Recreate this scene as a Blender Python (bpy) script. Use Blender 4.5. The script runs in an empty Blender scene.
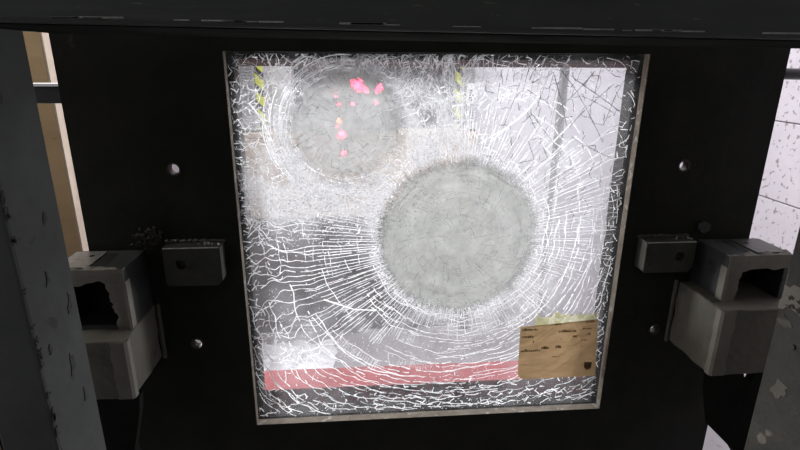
import bpy, bmesh, math, random
from mathutils import Vector, Matrix
from mathutils.geometry import delaunay_2d_cdt
import mathutils.noise as mn
random.seed(7)
S = bpy.context.scene
C = S.collection
R = math.radians

# ---------------------------------------------------------------- camera
# world: X right, Y away from the camera, Z up; the opening in the steel plate is 1 x 1 m, its lower edge at z = 0,
# the plate's front face at y = 0; the floor is at z = -0.62
cam = bpy.data.cameras.new('camera'); co = bpy.data.objects.new('camera', cam); C.objects.link(co); S.camera = co
cam.sensor_width = 36; cam.lens = 520 / 800 * 36; cam.clip_start = 0.02
co.matrix_world = (Matrix.Translation((-.2023, -1.2539, .9825)) @ Matrix.Rotation(-.0828, 4, 'Z') @ Matrix.Rotation(-.3066, 4, 'X')
                   @ Matrix.Rotation(-.0060, 4, 'Y') @ Matrix.Rotation(R(90), 4, 'X'))

# ---------------------------------------------------------------- world, lamps, exposure
w = bpy.data.worlds.new('world'); S.world = w; w.use_nodes = True
w.node_tree.nodes['Background'].inputs[0].default_value = (.95, 1.0, .96, 1); w.node_tree.nodes['Background'].inputs[1].default_value = .065
S.view_settings.view_transform = 'Standard'; S.view_settings.look = 'None'; S.view_settings.gamma = 1
S.view_settings.exposure = 0; S.view_settings.use_curve_mapping = False
def lamp(name, loc, target, sx, sy, power, col=(1, 1, 1)):
    l = bpy.data.lights.new(name, 'AREA'); l.shape = 'RECTANGLE'; l.size = sx; l.size_y = sy; l.energy = power; l.color = col
    o = bpy.data.objects.new(name, l); C.objects.link(o); o.location = loc
    o.rotation_euler = (Vector(target) - Vector(loc)).to_track_quat('-Z', 'Y').to_euler()
    return o
lamp('ceiling_lamp', (-.3, 1.15, 2.1), (-.1, .95, 0), 1.6, .35, 28, (1, .97, 1))
lamp('ceiling_lamp', (.9, 1.1, 2.1), (.8, 1.2, 0), .9, .35, 18, (.97, .96, 1))
lamp('fill_light', (.0, .80, 1.6), (0, .03, .25), 1.0, .25, 19, (.97, .97, 1))  # unseen light added behind the pane to brighten its cracks
lamp('fill_light', (-1.05, .75, .15), (.05, .03, .35), .3, .6, 18, (.97, .97, 1))  # added likewise, hidden at the left, aimed at the back of the glass
lamp('fill_light', (1.20, .70, .15), (-.05, .03, .35), .3, .6, 18, (.97, .97, 1))  # its added counterpart at the right, also out of view
lamp('fill_light', (1.25, .2, 1.9), (1.5, .8, .3), .4, .4, 3.2, (.97, .95, 1))  # unseen, added to brighten the block wall
lamp('side_fill', (-1.75, -.05, 1.7), (-1.35, .6, .5), .3, .3, 6, (1, .96, .9))  # unseen, added so the plywood face is lit
lamp('front_fill', (-1.6, -2.6, 2.4), (0, 0, .4), .8, .8, 4, (.96, 1, .97))  # unseen weak fill on the camera side, added for highlights on the beams

# ---------------------------------------------------------------- materials
def nmat(name):
    m = bpy.data.materials.new(name); m.use_nodes = True; nt = m.node_tree; nt.nodes.clear()
    return m, nt, nt.nodes.new('ShaderNodeOutputMaterial')
def N(nt, t, **kw):
    n = nt.nodes.new(t)
    for k, v in kw.items():
        if k in n.inputs: n.inputs[k].default_value = v
        else: setattr(n, k, v)
    return n
def ramp(nt, src, stops):
    r = nt.nodes.new('ShaderNodeValToRGB'); e = r.color_ramp.elements
    while len(e) < len(stops): e.new(.5)
    for el, (p, c) in zip(e, stops):
        el.position = p; el.color = c if len(c) == 4 else (*c, 1)
    nt.links.new(src, r.inputs[0]); return r
def surf(name, c1, c2, rough=.6, metal=0., scale=12, bump=.15, spot=None, spot_scale=30, spot_cut=.3, detail=6, spec=.5, stretch=(1, 1, 1)):
    """base colour drifts between c1 and c2; optional spots (pits, rust, wear) of their own colour; fine bump"""
    m, nt, out = nmat(name); L = nt.links.new
    tc = N(nt, 'ShaderNodeTexCoord'); mp = N(nt, 'ShaderNodeMapping', Scale=stretch); L(tc.outputs['Object'], mp.inputs[0])
    n1 = N(nt, 'ShaderNodeTexNoise', Scale=scale, Detail=detail, Roughness=.65); L(mp.outputs[0], n1.inputs['Vector'])
    r = ramp(nt, n1.outputs['Fac'], [(.3, c1), (.7, c2)])
    b = N(nt, 'ShaderNodeBsdfPrincipled', Roughness=rough, Metallic=metal); b.inputs['Specular IOR Level'].default_value = spec
    col = r.outputs[0]
    if spot:
        n2 = N(nt, 'ShaderNodeTexNoise', Scale=spot_scale, Detail=3, Roughness=.5); L(mp.outputs[0], n2.inputs['Vector'])
        k = ramp(nt, n2.outputs['Fac'], [(spot_cut, (1, 1, 1)), (spot_cut + .03, (0, 0, 0))])
        mx = N(nt, 'ShaderNodeMix', data_type='RGBA'); L(k.outputs[0], mx.inputs[0]); L(col, mx.inputs[6]); mx.inputs[7].default_value = (*spot, 1); col = mx.outputs[2]
    L(col, b.inputs['Base Color'])
    if bump:
        bp = N(nt, 'ShaderNodeBump', Strength=bump, Distance=.01); n3 = N(nt, 'ShaderNodeTexNoise', Scale=scale * 6, Detail=5); L(mp.outputs[0], n3.inputs['Vector'])
        L(n3.outputs['Fac'], bp.inputs['Height']); L(bp.outputs[0], b.inputs['Normal'])
    L(b.outputs[0], out.inputs[0]); return m
M = {}
M['plate'] = surf('mill_scale_steel', (.016, .016, .013), (.03, .03, .024), .55, .0, 7, .12, (.05, .045, .035), 14, .27, spec=.15)
M['reveal'] = surf('rusty_cut_steel', (.09, .07, .05), (.2, .17, .13), .55, .1, 18, .4, (.28, .26, .24), 40, .36)
M['rear'] = surf('rear_frame_rubber', (.008, .008, .008), (.02, .019, .018), .9, 0, 20, .1, spec=.04)
M['beam'] = surf('dark_beam_paint', (.045, .05, .045), (.085, .092, .085), .45, .0, 5, .12, (.16, .16, .15), 60, .3, stretch=(.5, 3, 3))
M['under'] = surf('underside_shade_tone', (.02, .021, .019), (.04, .041, .038), 1, 0, 9, .1, spec=0)  # dark tone that paints the shade below the beam
M['column'] = surf('grey_column_paint', (.060, .066, .060), (.105, .114, .105), .7, 0, 5, .2, (.05, .05, .045), 16, .31)
M['column_r'] = surf('scuffed_column_paint', (.03, .03, .025), (.07, .066, .055), .6, 0, 9, .25, (.2, .17, .14), 13, .33)
M['chip'] = surf('bare_chip', (.028, .028, .025), (.05, .048, .04), .6, 0, 40, .3)
M['block'] = surf('machined_steel', (.05, .05, .042), (.085, .082, .068), .42, .25, 14, .1, (.05, .045, .035), 30, .3)
M['block2'] = surf('rubbed_steel_highlight', (.28, .28, .26), (.6, .6, .56), .5, 0, 50, .2)
M['bright'] = surf('bright_metal', (.45, .45, .42), (.7, .7, .66), .3, .7, 60, .3)
M['hole'] = surf('recess_shade', (.006, .006, .006), (.012, .012, .01), .7, 0, 20, 0)  # near-black, paints the shade inside the clamp tubes and their openings
M['tube'] = surf('tube_steel', (.03, .033, .033), (.065, .07, .066), .5, .1, 10, .15, (.03, .03, .03), 20, .33)
M['tape'] = surf('grey_cloth_tape', (.19, .175, .145), (.26, .24, .205), .65, 0, 8, .3, (.16, .14, .11), 22, .29)
M['tape2'] = surf('dusty_cloth_tape', (.11, .104, .082), (.165, .152, .125), .7, 0, 6, .35, (.07, .065, .05), 18, .31)
M['brace'] = surf('black_brace', (.012, .013, .011), (.022, .022, .02), .8, 0, 10, .15, spec=.05)
M['dust'] = surf('dust_fluff', (.05, .048, .04), (.12, .11, .09), .95, 0, 60, .8)
M['floor'] = surf('grey_concrete', (.29, .275, .29), (.37, .35, .37), .55, 0, 5, .1, (.22, .2, .21), 30, .28)
M['white'] = surf('white_wall_paint', (.76, .74, .80), (.84, .82, .88), .6, 0, 2, .04)
M['mortar'] = surf('block_mortar', (.34, .32, .34), (.4, .38, .4), .85, 0, 10, .2)
M['blockw'] = surf('pitted_white_block', (.52, .49, .53), (.60, .57, .61), .8, 0, 4, .25, (.30, .26, .26), 46, .365, stretch=(1, 1, 1))
M['ceil'] = surf('ceiling_paint', (.5, .5, .5), (.55, .55, .55), .9, 0, 4, 0)
M['tan'] = surf('plywood_face', (.30, .205, .105), (.38, .265, .14), .7, 0, 3, .1, (.12, .07, .03), 9, .235, stretch=(1, 1, 5))
M['tan_edge'] = surf('plywood_edge', (.36, .30, .24), (.42, .36, .29), .8, 0, 30, .1)
M['orange'] = surf('orange_board', (.42, .2, .09), (.5, .25, .11), .7, 0, 6, .1)
M['mdf'] = surf('beige_board', (.44, .35, .27), (.54, .44, .35), .8, 0, 5, .05)
M['darkcab'] = surf('dark_cabinet', (.055, .045, .05), (.085, .07, .078), .6, 0, 4, .05)
M['launcher'] = surf('dark_housing', (.03, .03, .033), (.07, .068, .07), .5, .1, 6, .1)
M['red'] = surf('red_beam_paint', (.22, .042, .048), (.30, .07, .08), .5, 0, 12, .15, (.30, .05, .05), 26, .33)
M['maroon'] = surf('maroon_beam_paint', (.016, .005, .006), (.045, .010, .012), .5, 0, 9, .1)
M['darkred'] = surf('dark_red_paint', (.15, .012, .016), (.24, .025, .03), .5, 0, 14, .2, (.02, .008, .008), 20, .4)
M['pipe'] = surf('grey_pipe_paint', (.27, .27, .29), (.33, .33, .35), .45, 0, 9, .05)
M['housing'] = surf('light_grey_plastic', (.48, .48, .5), (.6, .6, .62), .45, 0, 6, .05)
M['rib'] = surf('rib_grey', (.26, .26, .28), (.34, .34, .36), .5, 0, 20, .05)
M['plastic'] = surf('crumpled_plastic', (.7, .7, .76), (.85, .85, .9), .35, 0, 20, .3)
M['black'] = surf('black_rod', (.01, .01, .01), (.022, .022, .022), .45, 0, 12, .1)
M['whitep'] = surf('white_flange', (.75, .75, .75), (.85, .85, .85), .5, 0, 12, 0)
M['ink'] = surf('brown_ink', (.13, .07, .03), (.2, .11, .045), .8, 0, 80, 0)
M['blackink'] = surf('black_ink', (.02, .02, .02), (.04, .04, .04), .8, 0, 80, 0)
def hazard():
    m, nt, out = nmat('hazard_tape'); L = nt.links.new
    tc = N(nt, 'ShaderNodeTexCoord'); sp = N(nt, 'ShaderNodeSeparateXYZ'); L(tc.outputs['Object'], sp.inputs[0])
    a = N(nt, 'ShaderNodeMath', operation='ADD'); L(sp.outputs[0], a.inputs[0]); L(sp.outputs[2], a.inputs[1])
    b = N(nt, 'ShaderNodeMath', operation='MULTIPLY'); L(a.outputs[0], b.inputs[0]); b.inputs[1].default_value = 11
    f = N(nt, 'ShaderNodeMath', operation='FRACT'); L(b.outputs[0], f.inputs[0])
    r = ramp(nt, f.outputs[0], [(0, (.02, .02, .02)), (.42, (.62, .66, .05))]); r.color_ramp.interpolation = 'CONSTANT'
    p = N(nt, 'ShaderNodeBsdfPrincipled', Roughness=.4); L(r.outputs[0], p.inputs['Base Color']); L(p.outputs[0], out.inputs[0]); return m
M['hazard'] = hazard()
def led(name, col, s):
    m, nt, out = nmat(name); e = N(nt, 'ShaderNodeEmission', Color=(*col, 1), Strength=s); nt.links.new(e.outputs[0], out.inputs[0]); return m
M['led'] = led('red_led', (1, .05, .13), 26)
M['led2'] = led('orange_led', (1, .25, .08), 9)
def paper():
    m, nt, out = nmat('kraft_paper'); L = nt.links.new
    tc = N(nt, 'ShaderNodeTexCoord'); mp = N(nt, 'ShaderNodeMapping', Scale=(1, 1, 4)); L(tc.outputs['Object'], mp.inputs[0])
    n = N(nt, 'ShaderNodeTexNoise', Scale=16, Detail=5); L(mp.outputs[0], n.inputs['Vector'])
    r = ramp(nt, n.outputs['Fac'], [(.3, (.31, .205, .108)), (.7, (.39, .268, .145))])
    d = N(nt, 'ShaderNodeBsdfDiffuse'); t = N(nt, 'ShaderNodeBsdfTranslucent'); L(r.outputs[0], d.inputs[0]); L(r.outputs[0], t.inputs[0])
    x = N(nt, 'ShaderNodeMixShader', Fac=.5); L(d.outputs[0], x.inputs[1]); L(t.outputs[0], x.inputs[2]); L(x.outputs[0], out.inputs[0]); return m
M['paper'] = paper()
def crushed(name, white, stops, scale=70, gloss=.12, rough=.12, mottled=None, density=None):
    """crushed or cracked glass: see-through where whole, scattering (translucent + diffuse) where fractured"""
    m, nt, out = nmat(name); L = nt.links.new
    tc = N(nt, 'ShaderNodeTexCoord')
    n = N(nt, 'ShaderNodeTexNoise', Scale=scale, Detail=4, Roughness=.7); L(tc.outputs['Object'], n.inputs['Vector'])
    r = ramp(nt, n.outputs['Fac'], [(p, (v, v, v)) for p, v in stops]); fac = r.outputs[0]
    if density:                                                       # fracture density falls off past the rim of the impact
        (cx, cz, r0, r1, k) = density
        vd = N(nt, 'ShaderNodeVectorMath', operation='DISTANCE'); vd.inputs[1].default_value = (cx, .03, cz); L(tc.outputs['Object'], vd.inputs[0])
        n5 = N(nt, 'ShaderNodeTexNoise', Scale=26, Detail=4); L(tc.outputs['Object'], n5.inputs['Vector'])
        ad = N(nt, 'ShaderNodeMath', operation='MULTIPLY_ADD'); L(n5.outputs['Fac'], ad.inputs[0]); ad.inputs[1].default_value = k; L(vd.outputs['Value'], ad.inputs[2])
        mr = N(nt, 'ShaderNodeMapRange'); mr.inputs[1].default_value = r0 + k / 2; mr.inputs[2].default_value = r1 + k / 2; mr.inputs[3].default_value = 1; mr.inputs[4].default_value = 0; L(ad.outputs[0], mr.inputs[0])
        mu = N(nt, 'ShaderNodeMath', operation='MULTIPLY'); L(fac, mu.inputs[0]); L(mr.outputs[0], mu.inputs[1]); fac = mu.outputs[0]
    t = N(nt, 'ShaderNodeBsdfTranslucent', Color=(*white, 1)); d = N(nt, 'ShaderNodeBsdfDiffuse', Color=(*white, 1))
    if mottled:                                                       # how finely the glass is ground varies from patch to patch and ring to ring
        vd2 = N(nt, 'ShaderNodeVectorMath', operation='DISTANCE'); vd2.inputs[1].default_value = (density[0], .03, density[1]); L(tc.outputs['Object'], vd2.inputs[0])
        n6 = N(nt, 'ShaderNodeTexNoise', Scale=22, Detail=9, Roughness=.78); L(tc.outputs['Object'], n6.inputs['Vector'])
        rg = N(nt, 'ShaderNodeTexNoise', Scale=34, Detail=2); rg.noise_dimensions = '1D'; L(vd2.outputs['Value'], rg.inputs['W'])
        av = N(nt, 'ShaderNodeMath', operation='MULTIPLY_ADD'); L(rg.outputs['Fac'], av.inputs[0]); av.inputs[1].default_value = .3; L(n6.outputs['Fac'], av.inputs[2])
        rc = ramp(nt, av.outputs[0], [(.40, tuple(c * .72 for c in white)), (.90, tuple(c * 1.32 for c in white))]); L(rc.outputs[0], t.inputs[0]); L(rc.outputs[0], d.inputs[0])
    g = N(nt, 'ShaderNodeBsdfGlossy', Color=(.9, .9, .92, 1), Roughness=rough)
    a = N(nt, 'ShaderNodeMixShader', Fac=.25); L(t.outputs[0], a.inputs[1]); L(d.outputs[0], a.inputs[2])
    b = N(nt, 'ShaderNodeMixShader', Fac=gloss); L(a.outputs[0], b.inputs[1]); L(g.outputs[0], b.inputs[2])
    tr = N(nt, 'ShaderNodeBsdfRefraction', IOR=1.10, Roughness=.2) if mottled and mottled[0] else N(nt, 'ShaderNodeBsdfTransparent'); x = N(nt, 'ShaderNodeMixShader')
    if mottled:                                                       # outside the rim the sheet is whole: nothing there
        hole = N(nt, 'ShaderNodeBsdfTransparent'); gt = N(nt, 'ShaderNodeMath', operation='GREATER_THAN'); gt.inputs[1].default_value = .65; L(mr.outputs[0], gt.inputs[0]); xx = N(nt, 'ShaderNodeMixShader'); L(gt.outputs[0], xx.inputs[0]); L(hole.outputs[0], xx.inputs[1]); L(tr.outputs[0], xx.inputs[2]); tr = xx
    L(fac, x.inputs[0]); L(tr.outputs[0], x.inputs[1]); L(b.outputs[0], x.inputs[2]); L(x.outputs[0], out.inputs[0]); return m
M['crack'] = crushed('crack_face', (.98, .98, 1.0), [(.33, .35), (.44, 1)], 55)
M['crackfine'] = crushed('fine_crack_face', (.9, .9, .93), [(.38, .15), (.62, .95)], 45)
M['crackdark'] = crushed('mirroring_crack_face', (.30, .30, .32), [(.3, .35), (.55, .95)], 40, .65, .25)
M['crackhair'] = crushed('hairline_face', (.62, .62, .62), [(.3, .1), (.7, .6)], 30, .03)
M['crackdim'] = crushed('dim_hairline_face', (.27, .27, .265), [(.3, .1), (.7, .6)], 30, .03)
M['crumb'] = crushed('glass_crumb_face', (1, 1, 1), [(.2, .8), (.4, 1)], 90, .3, .1)
AX, AZ, AR = .060, .535, .212
BX, BZ, BR = -.230, .828, .128
M['zoneA'] = crushed('pulverised_large', (.345, .352, .338), [(.3, .84), (.6, .97)], 38, .03, .5, density=(AX, AZ, .195, .222, .035), mottled=(0, 0))
M['zoneB'] = crushed('pulverised_small', (.37, .37, .37), [(.3, .78), (.65, .94)], 40, .03, .5, density=(BX, BZ, .112, .165, .06), mottled=(.2, .8))
def sheet():
    m, nt, out = nmat('laminated_glass'); L = nt.links.new
    tc = N(nt, 'ShaderNodeTexCoord'); n = N(nt, 'ShaderNodeTexNoise', Scale=7, Detail=8, Roughness=.75); L(tc.outputs['Object'], n.inputs['Vector'])
    r = ramp(nt, n.outputs['Fac'], [(.35, (.01, .01, .01)), (.7, (.07, .07, .07))])
    tr = N(nt, 'ShaderNodeBsdfTransparent', Color=(.97, .985, .975, 1)); t = N(nt, 'ShaderNodeBsdfTranslucent', Color=(.85, .85, .87, 1)); g = N(nt, 'ShaderNodeBsdfGlossy', Roughness=.03)
    x = N(nt, 'ShaderNodeMixShader'); L(r.outputs[0], x.inputs[0]); L(tr.outputs[0], x.inputs[1]); L(t.outputs[0], x.inputs[2])
    y = N(nt, 'ShaderNodeMixShader', Fac=.03); L(x.outputs[0], y.inputs[1]); L(g.outputs[0], y.inputs[2]); L(y.outputs[0], out.inputs[0]); return m
M['sheet'] = sheet()

# ---------------------------------------------------------------- helpers
def link(name, me, m, parent=None, smooth=False):
    o = bpy.data.objects.new(name, me); C.objects.link(o)
    if m and not me.materials: me.materials.append(m)
    if parent: o.parent = parent; o.matrix_parent_inverse = Matrix.Translation(-parent.location)
    if smooth: me.shade_smooth()
    return o
def bmobj(name, bm, m, parent=None, smooth=False):
    me = bpy.data.meshes.new(name); bm.normal_update(); bm.to_mesh(me); bm.free(); return link(name, me, m, parent, smooth)
def pyobj(name, V, F, m, parent=None, smooth=False):
    me = bpy.data.meshes.new(name); me.from_pydata(V, [], F); me.update(); return link(name, me, m, parent, smooth)
def tag(o, label, cat, group=None, kind=None):
    if label: o['label'] = label
    if cat: o['category'] = cat
    if group: o['group'] = group
    if kind: o['kind'] = kind
    return o
def thing(name, loc, label, cat, group=None):
    o = bpy.data.objects.new(name, None); C.objects.link(o); o.location = loc; o.empty_display_size = .05
    return tag(o, label, cat, group)
def add_box(bm, x0, x1, y0, y1, z0, z1, bev=0., seg=2):
    r = bmesh.ops.create_cube(bm, size=1); vs = r['verts']
    for v in vs: v.co = Vector(((x0 + x1) / 2 + v.co.x * (x1 - x0), (y0 + y1) / 2 + v.co.y * (y1 - y0), (z0 + z1) / 2 + v.co.z * (z1 - z0)))
    if bev: bmesh.ops.bevel(bm, geom=list({e for v in vs for e in v.link_edges}), offset=bev, segments=seg, profile=.5, affect='EDGES')
def box(name, x0, x1, y0, y1, z0, z1, m, parent=None, bev=.003):
    bm = bmesh.new(); add_box(bm, x0, x1, y0, y1, z0, z1, bev); return bmobj(name, bm, m, parent)
def cyl(name, p0, p1, r, m, parent=None, n=20, r2=None, smooth=True):
    p0, p1 = Vector(p0), Vector(p1); d = p1 - p0; bm = bmesh.new()
    bmesh.ops.create_cone(bm, cap_ends=True, segments=n, radius1=r, radius2=r if r2 is None else r2, depth=d.length, matrix=Matrix.Translation((p0 + p1) / 2) @ d.to_track_quat('Z', 'Y').to_matrix().to_4x4())
    for f in bm.faces: f.smooth = len(f.verts) == 4
    return bmobj(name, bm, m, parent)
def plate_mesh(outer, loops, y0, y1):
    """flat plate in XZ with holes, thickness y0..y1; outer and loops are lists of (x, z)"""
    V = []; E = []
    for lp in [outer] + loops:
        b = len(V); V += [Vector(p) for p in lp]; E += [(b + i, b + (i + 1) % len(lp)) for i in range(len(lp))]
    ov, oe, of, *_ = delaunay_2d_cdt(V, E, [], 1, 1e-5)
    def inside(p, lp):
        c = False
        for i in range(len(lp)):
            a, b = lp[i], lp[i - 1]
            if (a[1] > p[1]) != (b[1] > p[1]) and p[0] < (b[0] - a[0]) * (p[1] - a[1]) / (b[1] - a[1]) + a[0]: c = not c
        return c
    F = []
    for f in of:
        c = sum((ov[i] for i in f), Vector((0, 0))) / len(f)
        if inside(c, outer) and not any(inside(c, l) for l in loops): F.append(list(f))
    n = len(ov); VV = [(v.x, y0, v.y) for v in ov] + [(v.x, y1, v.y) for v in ov]; FF = F + [[i + n for i in reversed(f)] for f in F]
    cnt = {}
    for f in F:
        for i in range(len(f)):
            k = (f[i], f[(i + 1) % len(f)]); cnt[k] = 1
    for (a, b) in cnt:
        if (b, a) not in cnt: FF.append([b, a, a + n, b + n])
    bm = bmesh.new(); bv = [bm.verts.new(v) for v in VV]
    for f in FF: bm.faces.new([bv[i] for i in f])
    bmesh.ops.recalc_face_normals(bm, faces=bm.faces); return bm
def prism(name, pts, y0, y1, m, parent=None):
    return bmobj(name, plate_mesh(pts, [], y0, y1), m, parent)
def rect(x0, x1, z0, z1): return [(x0, z0), (x1, z0), (x1, z1), (x0, z1)]
def circ(x, z, r, n=24): return [(x + r * math.cos(2 * math.pi * i / n), z + r * math.sin(2 * math.pi * i / n)) for i in range(n)]

# ---------------------------------------------------------------- the setting
FZ = -.62
tag(box('floor', -2.4, 1.7, -3.2, 2.6, FZ - .05, FZ, M['floor'], bev=0), None, None, kind='structure')
tag(box('ceiling', -2.4, 1.7, .25, 2.6, 2.25, 2.3, M['ceil'], bev=0), None, None, kind='structure')
tag(box('wall_left', -2.4, -2.3, -3.2, 2.6, FZ, 2.25, M['white'], bev=0), None, None, kind='structure')
tag(box('wall_back', -2.3, 1.62, 2.5, 2.6, FZ, 2.25, M['white'], bev=0), None, None, kind='structure')
tag(box('wall_inner', .47, 1.5, 1.76, 1.84, FZ, 2.25, M['white'], bev=0), 'white partition wall behind the right half of the glass', None, kind='structure')
wr = tag(box('wall_right', 1.512, 1.62, -1.9, 2.5, FZ, 2.25, M['mortar'], bev=0), 'pitted white block wall beside the test frame', None, kind='structure')
bl = None
zr = .443 - .313 * 4 + .002
for r_ in range(9):
    z0 = zr + .313 * r_; a = max(z0, FZ + .001); b = z0 + .309
    y = -1.9 - (.3 if r_ % 2 else 0)
    while y < 1.75:
        ya, yb = max(y, -1.9), min(y + .596, 1.755)
        if yb - ya > .05 and b - a > .02:
            o = box('concrete_block', 1.5 - random.uniform(0, .002), 1.513, ya, yb, a, b, M['blockw'], wr, .003)
        y += .6

# ---------------------------------------------------------------- room behind the glass
t = thing('work_bench', (-.3, 1.9, FZ), 'low bench with beige front board above a dark recess, behind the glass on the left', 'bench')
box('front_board', -.87, .455, 1.60, 1.635, .13, .575, M['mdf'], t)
box('bench_top', -.89, .465, 1.60, 2.2, .577, .605, M['mdf'], t)
box('recess_back', -.86, .46, 1.655, 1.70, FZ, .128, M['darkcab'], t)
box('leg', -.88, -.83, 1.61, 1.652, FZ, .128, M['launcher'], t); box('leg', -.26, -.21, 1.61, 1.652, FZ, .128, M['launcher'], t); box('leg', .41, .46, 1.61, 1.652, FZ, .128, M['launcher'], t)
box('shelf', -.86, .46, 1.61, 1.652, -.22, -.19, M['darkcab'], t)
t = thing('impactor_housing', (-.05, 1.9, .606), 'dark steel housing with glowing red lights behind the smaller crushed spot', 'machine')
box('housing_body', -.55, .41, 1.80, 2.15, .607, 1.20, M['launcher'], t, .01)
box('door_panel', -.50, -.02, 1.785, 1.799, .63, 1.12, M['launcher'], t, .004); box('door_panel', .0, .38, 1.785, 1.799, .63, 1.12, M['launcher'], t, .004)
box('light_panel', -.665, -.55, 1.70, 1.74, .607, 1.10, M['housing'], t, .006)
# the display post with the red lamps
t = thing('signal_panel', (-.28, 1.585, .45), 'slim dark panel on the bench front with a cluster of glowing red lights', 'signal light')
box('stem', -.31, -.25, 1.572, 1.6, .45, .73, M['launcher'], t); box('lamp_box', -.33, -.05, 1.572, 1.6, .73, .90, M['launcher'], t, .005)
def dot(x, z, r, m='led'):
    bm = bmesh.new(); bmesh.ops.create_icosphere(bm, subdivisions=2, radius=r, matrix=Matrix.Translation((x, 1.57, z))); return bmobj('indicator_light', bm, M[m], t, True)
for x, z, r_ in ((-.209, .862, .017), (-.185, .872, .018), (-.168, .852, .014), (-.19, .838, .013), (-.215, .885, .010), (-.15, .838, .010), (-.303, .833, .010), (-.088, .843, .010), (-.075, .86, .008),
              (-.221, .777, .008), (-.099, .782, .010), (-.289, .766, .008), (-.283, .615, .024), (-.275, .523, .015), (-.30, .66, .006)): dot(x, z, r_)
dot(-.291, .689, .011, 'led2')
def post(x0, x1, hx0, hx1, label, cap):
    y0 = 1.66; t = thing('light_barrier', ((x0 + x1) / 2, y0 + .03, .606), label, 'sensor post', 'light barrier posts behind the glass')
    box('body', x0, x1, y0, y0 + .06, .606, 1.12, M['housing'], t, .004)
    box('foot', x0 - .005, x1 + .005, y0 - .02, y0 + .08, .606, .616, M['launcher'], t)
    for i in range(30):
        z = .64 + i * .0155
        box('rib', x0 + .012, x1 - .012, y0 - .004, y0, z, z + .008, M['rib'], t, 0)
    box('hazard_strip', hx0, hx1, y0 - .006, y0 + .05, .617, 1.11, M['hazard'], t, .001)
    return t
post(-.845, -.738, -.736, -.700, 'light grey ribbed sensor post with black and yellow strip, upper left behind the glass', 0)
t = post(.376, .455, .345, .374, 'light grey ribbed sensor post with black lettering plate, behind top centre of glass', 0)
box('name_plate', .402, .446, 1.650, 1.6555, .755, .865, M['whitep'], t, .001)
for i, z in enumerate((.772, .785, .797, .811, .824)): box('lettering', .414, .414 + (.024, .018, .026, .016, .022)[i], 1.648, 1.6503, z, z + .008, M['blackink'], t, 0)
t = thing('red_base_beam', (0, .36, -.10), 'red painted steel beam lying just behind the bottom of the glass', 'beam')
bm = bmesh.new(); add_box(bm, -.95, .80, .31, .43, -.112, -.10, .002); bmobj('top_flange', bm, M['red'], t)
box('web', -.95, .80, .325, .40, -.25, -.1125, M['darkred'], t, 0)
box('bottom_flange', -.95, .80, .29, .44, -.262, -.2505, M['darkred'], t, .002)
for x in (-.85, .70): box('leg', x, x + .09, .31, .42, FZ, -.2625, M['darkred'], t)
t = thing('red_cross_beam', (0, 1.0, .97), 'dark red steel beam crossing high behind the glass', 'beam')
box('beam_face', -1.1, 1.45, 1.0, 1.06, .957, 1.10, M['maroon'], t, .003)
box('lower_lip', -1.1, 1.45, .985, .9995, .957, .972, M['maroon'], t, .002)
for x in (-1.16, 1.395): box('upright', x, x + .06, 1.065, 1.12, FZ, 1.12, M['darkred'], t, .003)
t = thing('grey_pipe', (.72, 1.1, FZ), 'vertical grey pipe in front of the white partition, right of centre', 'pipe')
cyl('pipe', (.727, 1.1, FZ + .015), (.727, 1.1, 1.6), .021, M['pipe'], t); cyl('foot', (.727, 1.1, FZ), (.727, 1.1, FZ + .015), .06, M['pipe'], t)
for z in (.2, 1.25): cyl('clip', (.727, 1.1, z), (.727, 1.1, z + .02), .026, M['pipe'], t)
def crumple(name, cx, cy, rx, ry, h, label):
    V = []; F = []; n = 22
    for i in range(n + 1):
        for j in range(n + 1):
            u, v = i / n * 2 - 1, j / n * 2 - 1; e = max(0, 1 - max(abs(u), abs(v)) ** 3)
            V.append((cx + rx * u * (1 + .15 * mn.noise((u * 3, v * 3, 1))), cy + ry * v * (1 + .2 * mn.noise((u * 3, v * 3, 5))), FZ + .004 + h * e * (.25 + abs(mn.noise((u * 2.2, v * 2.7, 2))) * .7 + .35 * abs(mn.noise((u * 11, v * 11, 7))))))
    for i in range(n):
        for j in range(n): a = i * (n + 1) + j; F.append((a, a + 1, a + n + 2, a + n + 1))
    return tag(pyobj(name, V, F, M['plastic']), label, 'plastic sheet')
crumple('plastic_sheet', -.60, 1.28, .25, .24, .08, 'crumpled white plastic sheet on the floor, lower left behind the glass')
# left of the frame
t = thing('plywood_board', (-1.55, .7, FZ), 'tan plywood board with pale edge standing left of the test frame', 'board')
box('face_panel', -2.2, -1.2065, .60, .65, FZ, 1.5, M['tan'], t, .001); box('pale_edge', -1.206, -1.2, .601, .65, FZ, 1.5, M['tan_edge'], t, .001)
t = thing('dark_side_rail', (-1.05, .30, .88), 'dark rail with white upper flange crossing the gap left of the plate', 'rail')
box('rail', -1.5, -.7, .28, .33, .864, .909, M['black'], t, .003); box('flange', -1.5, -.7, .275, .335, .9095, .917, M['whitep'], t, .001)
tag(cyl('dark_rod', (.80, .33, .955), (1.495, .33, .943), .017, M['black']), 'thin dark round bar running from plate to white block wall at right', 'bar')

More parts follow.
